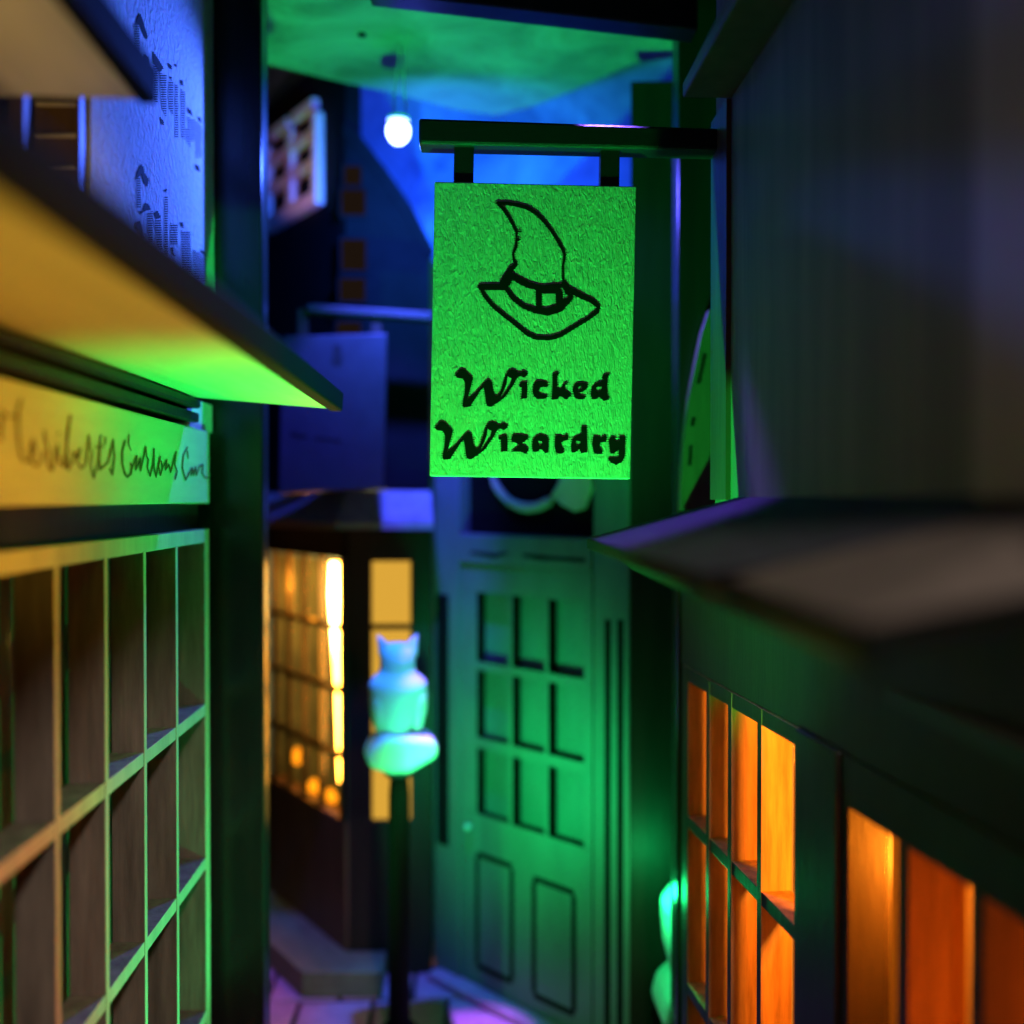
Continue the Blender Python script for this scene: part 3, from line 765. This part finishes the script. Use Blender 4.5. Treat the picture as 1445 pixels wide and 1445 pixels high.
# ================================================================== BLUE LED
led = thing('hanging_led', 'glowing white blue bulb hanging from the ceiling left of the bar', 'lamp', (-0.79, 11.6, 5.15))
lc = atY(562, 187, 11.6)
K = 0.82
MB().lathe(lc, [(r * K, z * K) for r, z in [(0.02, -0.165), (0.075, -0.15), (0.12, -0.11), (0.155, -0.05), (0.165, 0.03), (0.155, 0.09), (0.11, 0.115)]], 20).build('bulb', 'led', led, smooth=True)
MB().lathe(lc, [(0.13, 0.132), (0.133, 0.17), (0.03, 0.19)], 16).build('collar', 'white', led)
MB().tube([lc + Vector((-0.04, 0, 0.18)), lc + Vector((-0.05, 0, 0.4)), lc + Vector((0.02, 0.05, 0.98))], 0.009, 8).build('lead', 'metal', led)
MB().tube([lc + Vector((0.05, 0, 0.18)), lc + Vector((0.09, 0, 0.27)), lc + Vector((0.07, 0.02, 0.4)), lc + Vector((0.05, 0.05, 0.98))], 0.009, 8).build('lead', 'metal', led)

# ================================================================== OWLS ON POSTS
def owl(name, label, base, s, rz):
    t = thing(name, label, 'owl figure', base, 'white owl figures on posts')
    bm = bmesh.new()
    def ring(z, rx, ry, cx=0, cy=0, n=12):
        return [bm.verts.new((cx + rx * math.cos(2 * math.pi * k / n), cy + ry * math.sin(2 * math.pi * k / n), z)) for k in range(n)]
    prof = [(-0.06, .10, .10, -.02, 0), (0.0, .18, .16, -.03, 0), (0.16, .25, .20, -.02, 0), (0.34, .30, .24, 0, 0.0), (0.50, .37, .27, 0.01, 0), (0.60, .37, .26, 0.01, 0), (0.68, .28, .23, 0.0, 0), (0.74, .215, .20, 0, -.02), (0.86, .22, .21, 0, -.03), (0.97, .225, .20, 0, -.02), (1.04, .19, .16, 0, -.01), (1.07, .08, .07, 0, 0)]
    rs = [ring(*p) for p in prof]
    for a, b in zip(rs, rs[1:]):
        for k in range(12):
            bm.faces.new((a[k], a[(k + 1) % 12], b[(k + 1) % 12], b[k]))
    bm.faces.new(rs[0][::-1]); bm.faces.new(rs[-1])
    ears = []
    for sx in (-1, 1):      # ear tufts
        v = [bm.verts.new(p) for p in ((sx * .04, -.15, .98), (sx * .23, -.10, .90), (sx * .21, .08, .92), (sx * .05, .04, 1.0), (sx * .25, -.05, 1.20))]
        ears.extend(v)
        for f in ((0, 1, 4), (1, 2, 4), (2, 3, 4), (3, 0, 4), (3, 2, 1, 0)):
            bm.faces.new([v[i] for i in f])
    v = [bm.verts.new(p) for p in ((-.035, -.21, .90), (.035, -.21, .90), (0, -.30, .84), (0, -.21, .80))]
    for f in ((0, 1, 2), (1, 3, 2), (3, 0, 2), (0, 3, 1)): bm.faces.new([v[i] for i in f])
    bmesh.ops.recalc_face_normals(bm, faces=bm.faces)
    cl = bm.edges.layers.float.new('crease_edge')
    for e in bm.edges:
        if e.verts[0] in ears: e[cl] = 0.9
    me = bpy.data.meshes.new('body'); bm.to_mesh(me); bm.free(); me.materials.append(M['white'])
    for p in me.polygons: p.use_smooth = True
    o = bpy.data.objects.new('body', me); sc.collection.objects.link(o); o.parent = t
    o.location = (-0.02, 0, 0.46)
    sub = o.modifiers.new('sub', 'SUBSURF'); sub.levels = 1; sub.render_levels = 2
    def part(nm, mb, m, bev=0):
        q = mb.build(nm, m, None, bev); q.parent = t; return q
    # wings folded to the sides
    for sx in (-1, 1):
        mb = MB().lathe((sx * .21, .04, 0.80), [(0.03, -.40), (0.10, -.30), (0.17, -.10), (0.19, .10), (0.15, .24), (0.04, .32)], 14, 0.75, 1.15)
        part('wing', mb, 'white').data.shade_smooth()
    # rock-like perch
    part('perch', MB().prism([(-.40, -.26, .10), (-.36, -.26, .32), (-.20, -.26, .48), (.06, -.26, .46), (.42, -.26, .40), (.45, -.26, .18), (.10, -.26, .0), (-.12, -.26, .0)], (0, .6, 0)), 'white', 0.08)
    t.scale = (s, s, s)
    t.rotation_euler = (0, 0, rz)
    return t


def post(name, label, x, y, top, r):
    t = thing(name, label, 'post', (x, y, FZ), 'dark posts under the owls')
    MB().lathe((x, y, 0), [(r * 1.0, FZ + 0.2), (r * .95, top - .3), (r * .8, top - .05)], 14).build('shaft', 'char', t, smooth=True)
    MB().lathe((x, y, 0), [(r * 2.0, FZ), (r * 2.0, FZ + .1), (r * 1.3, FZ + .2)], 14).build('foot', 'char', t)
    MB().lathe((x, y, 0), [(r * 1.1, top - .08), (r * 1.4, top - .04), (r * 1.4, top)], 14).build('cap', 'black', t)
    return t


ob = atY(563, 1086, 12.3)
post('post', 'thin dark post carrying the owl before the amber window', ob.x, 12.3, ob.z, 0.13)
owl('owl_figure', 'blue lit white owl perched before the amber window', (ob.x, 12.3, ob.z), 1.0, rad(12))
ob2 = atY(966, 1445, 10.95)
z2 = atY(966, 1452, 10.95).z
post('post', 'dark post half hidden behind the right portal post', ob2.x + .22, 10.98, z2, 0.13)
owl('owl_figure', 'cyan lit white owl mostly hidden behind the right portal post', (ob2.x + .23, 10.98, z2), 1.35, rad(0))
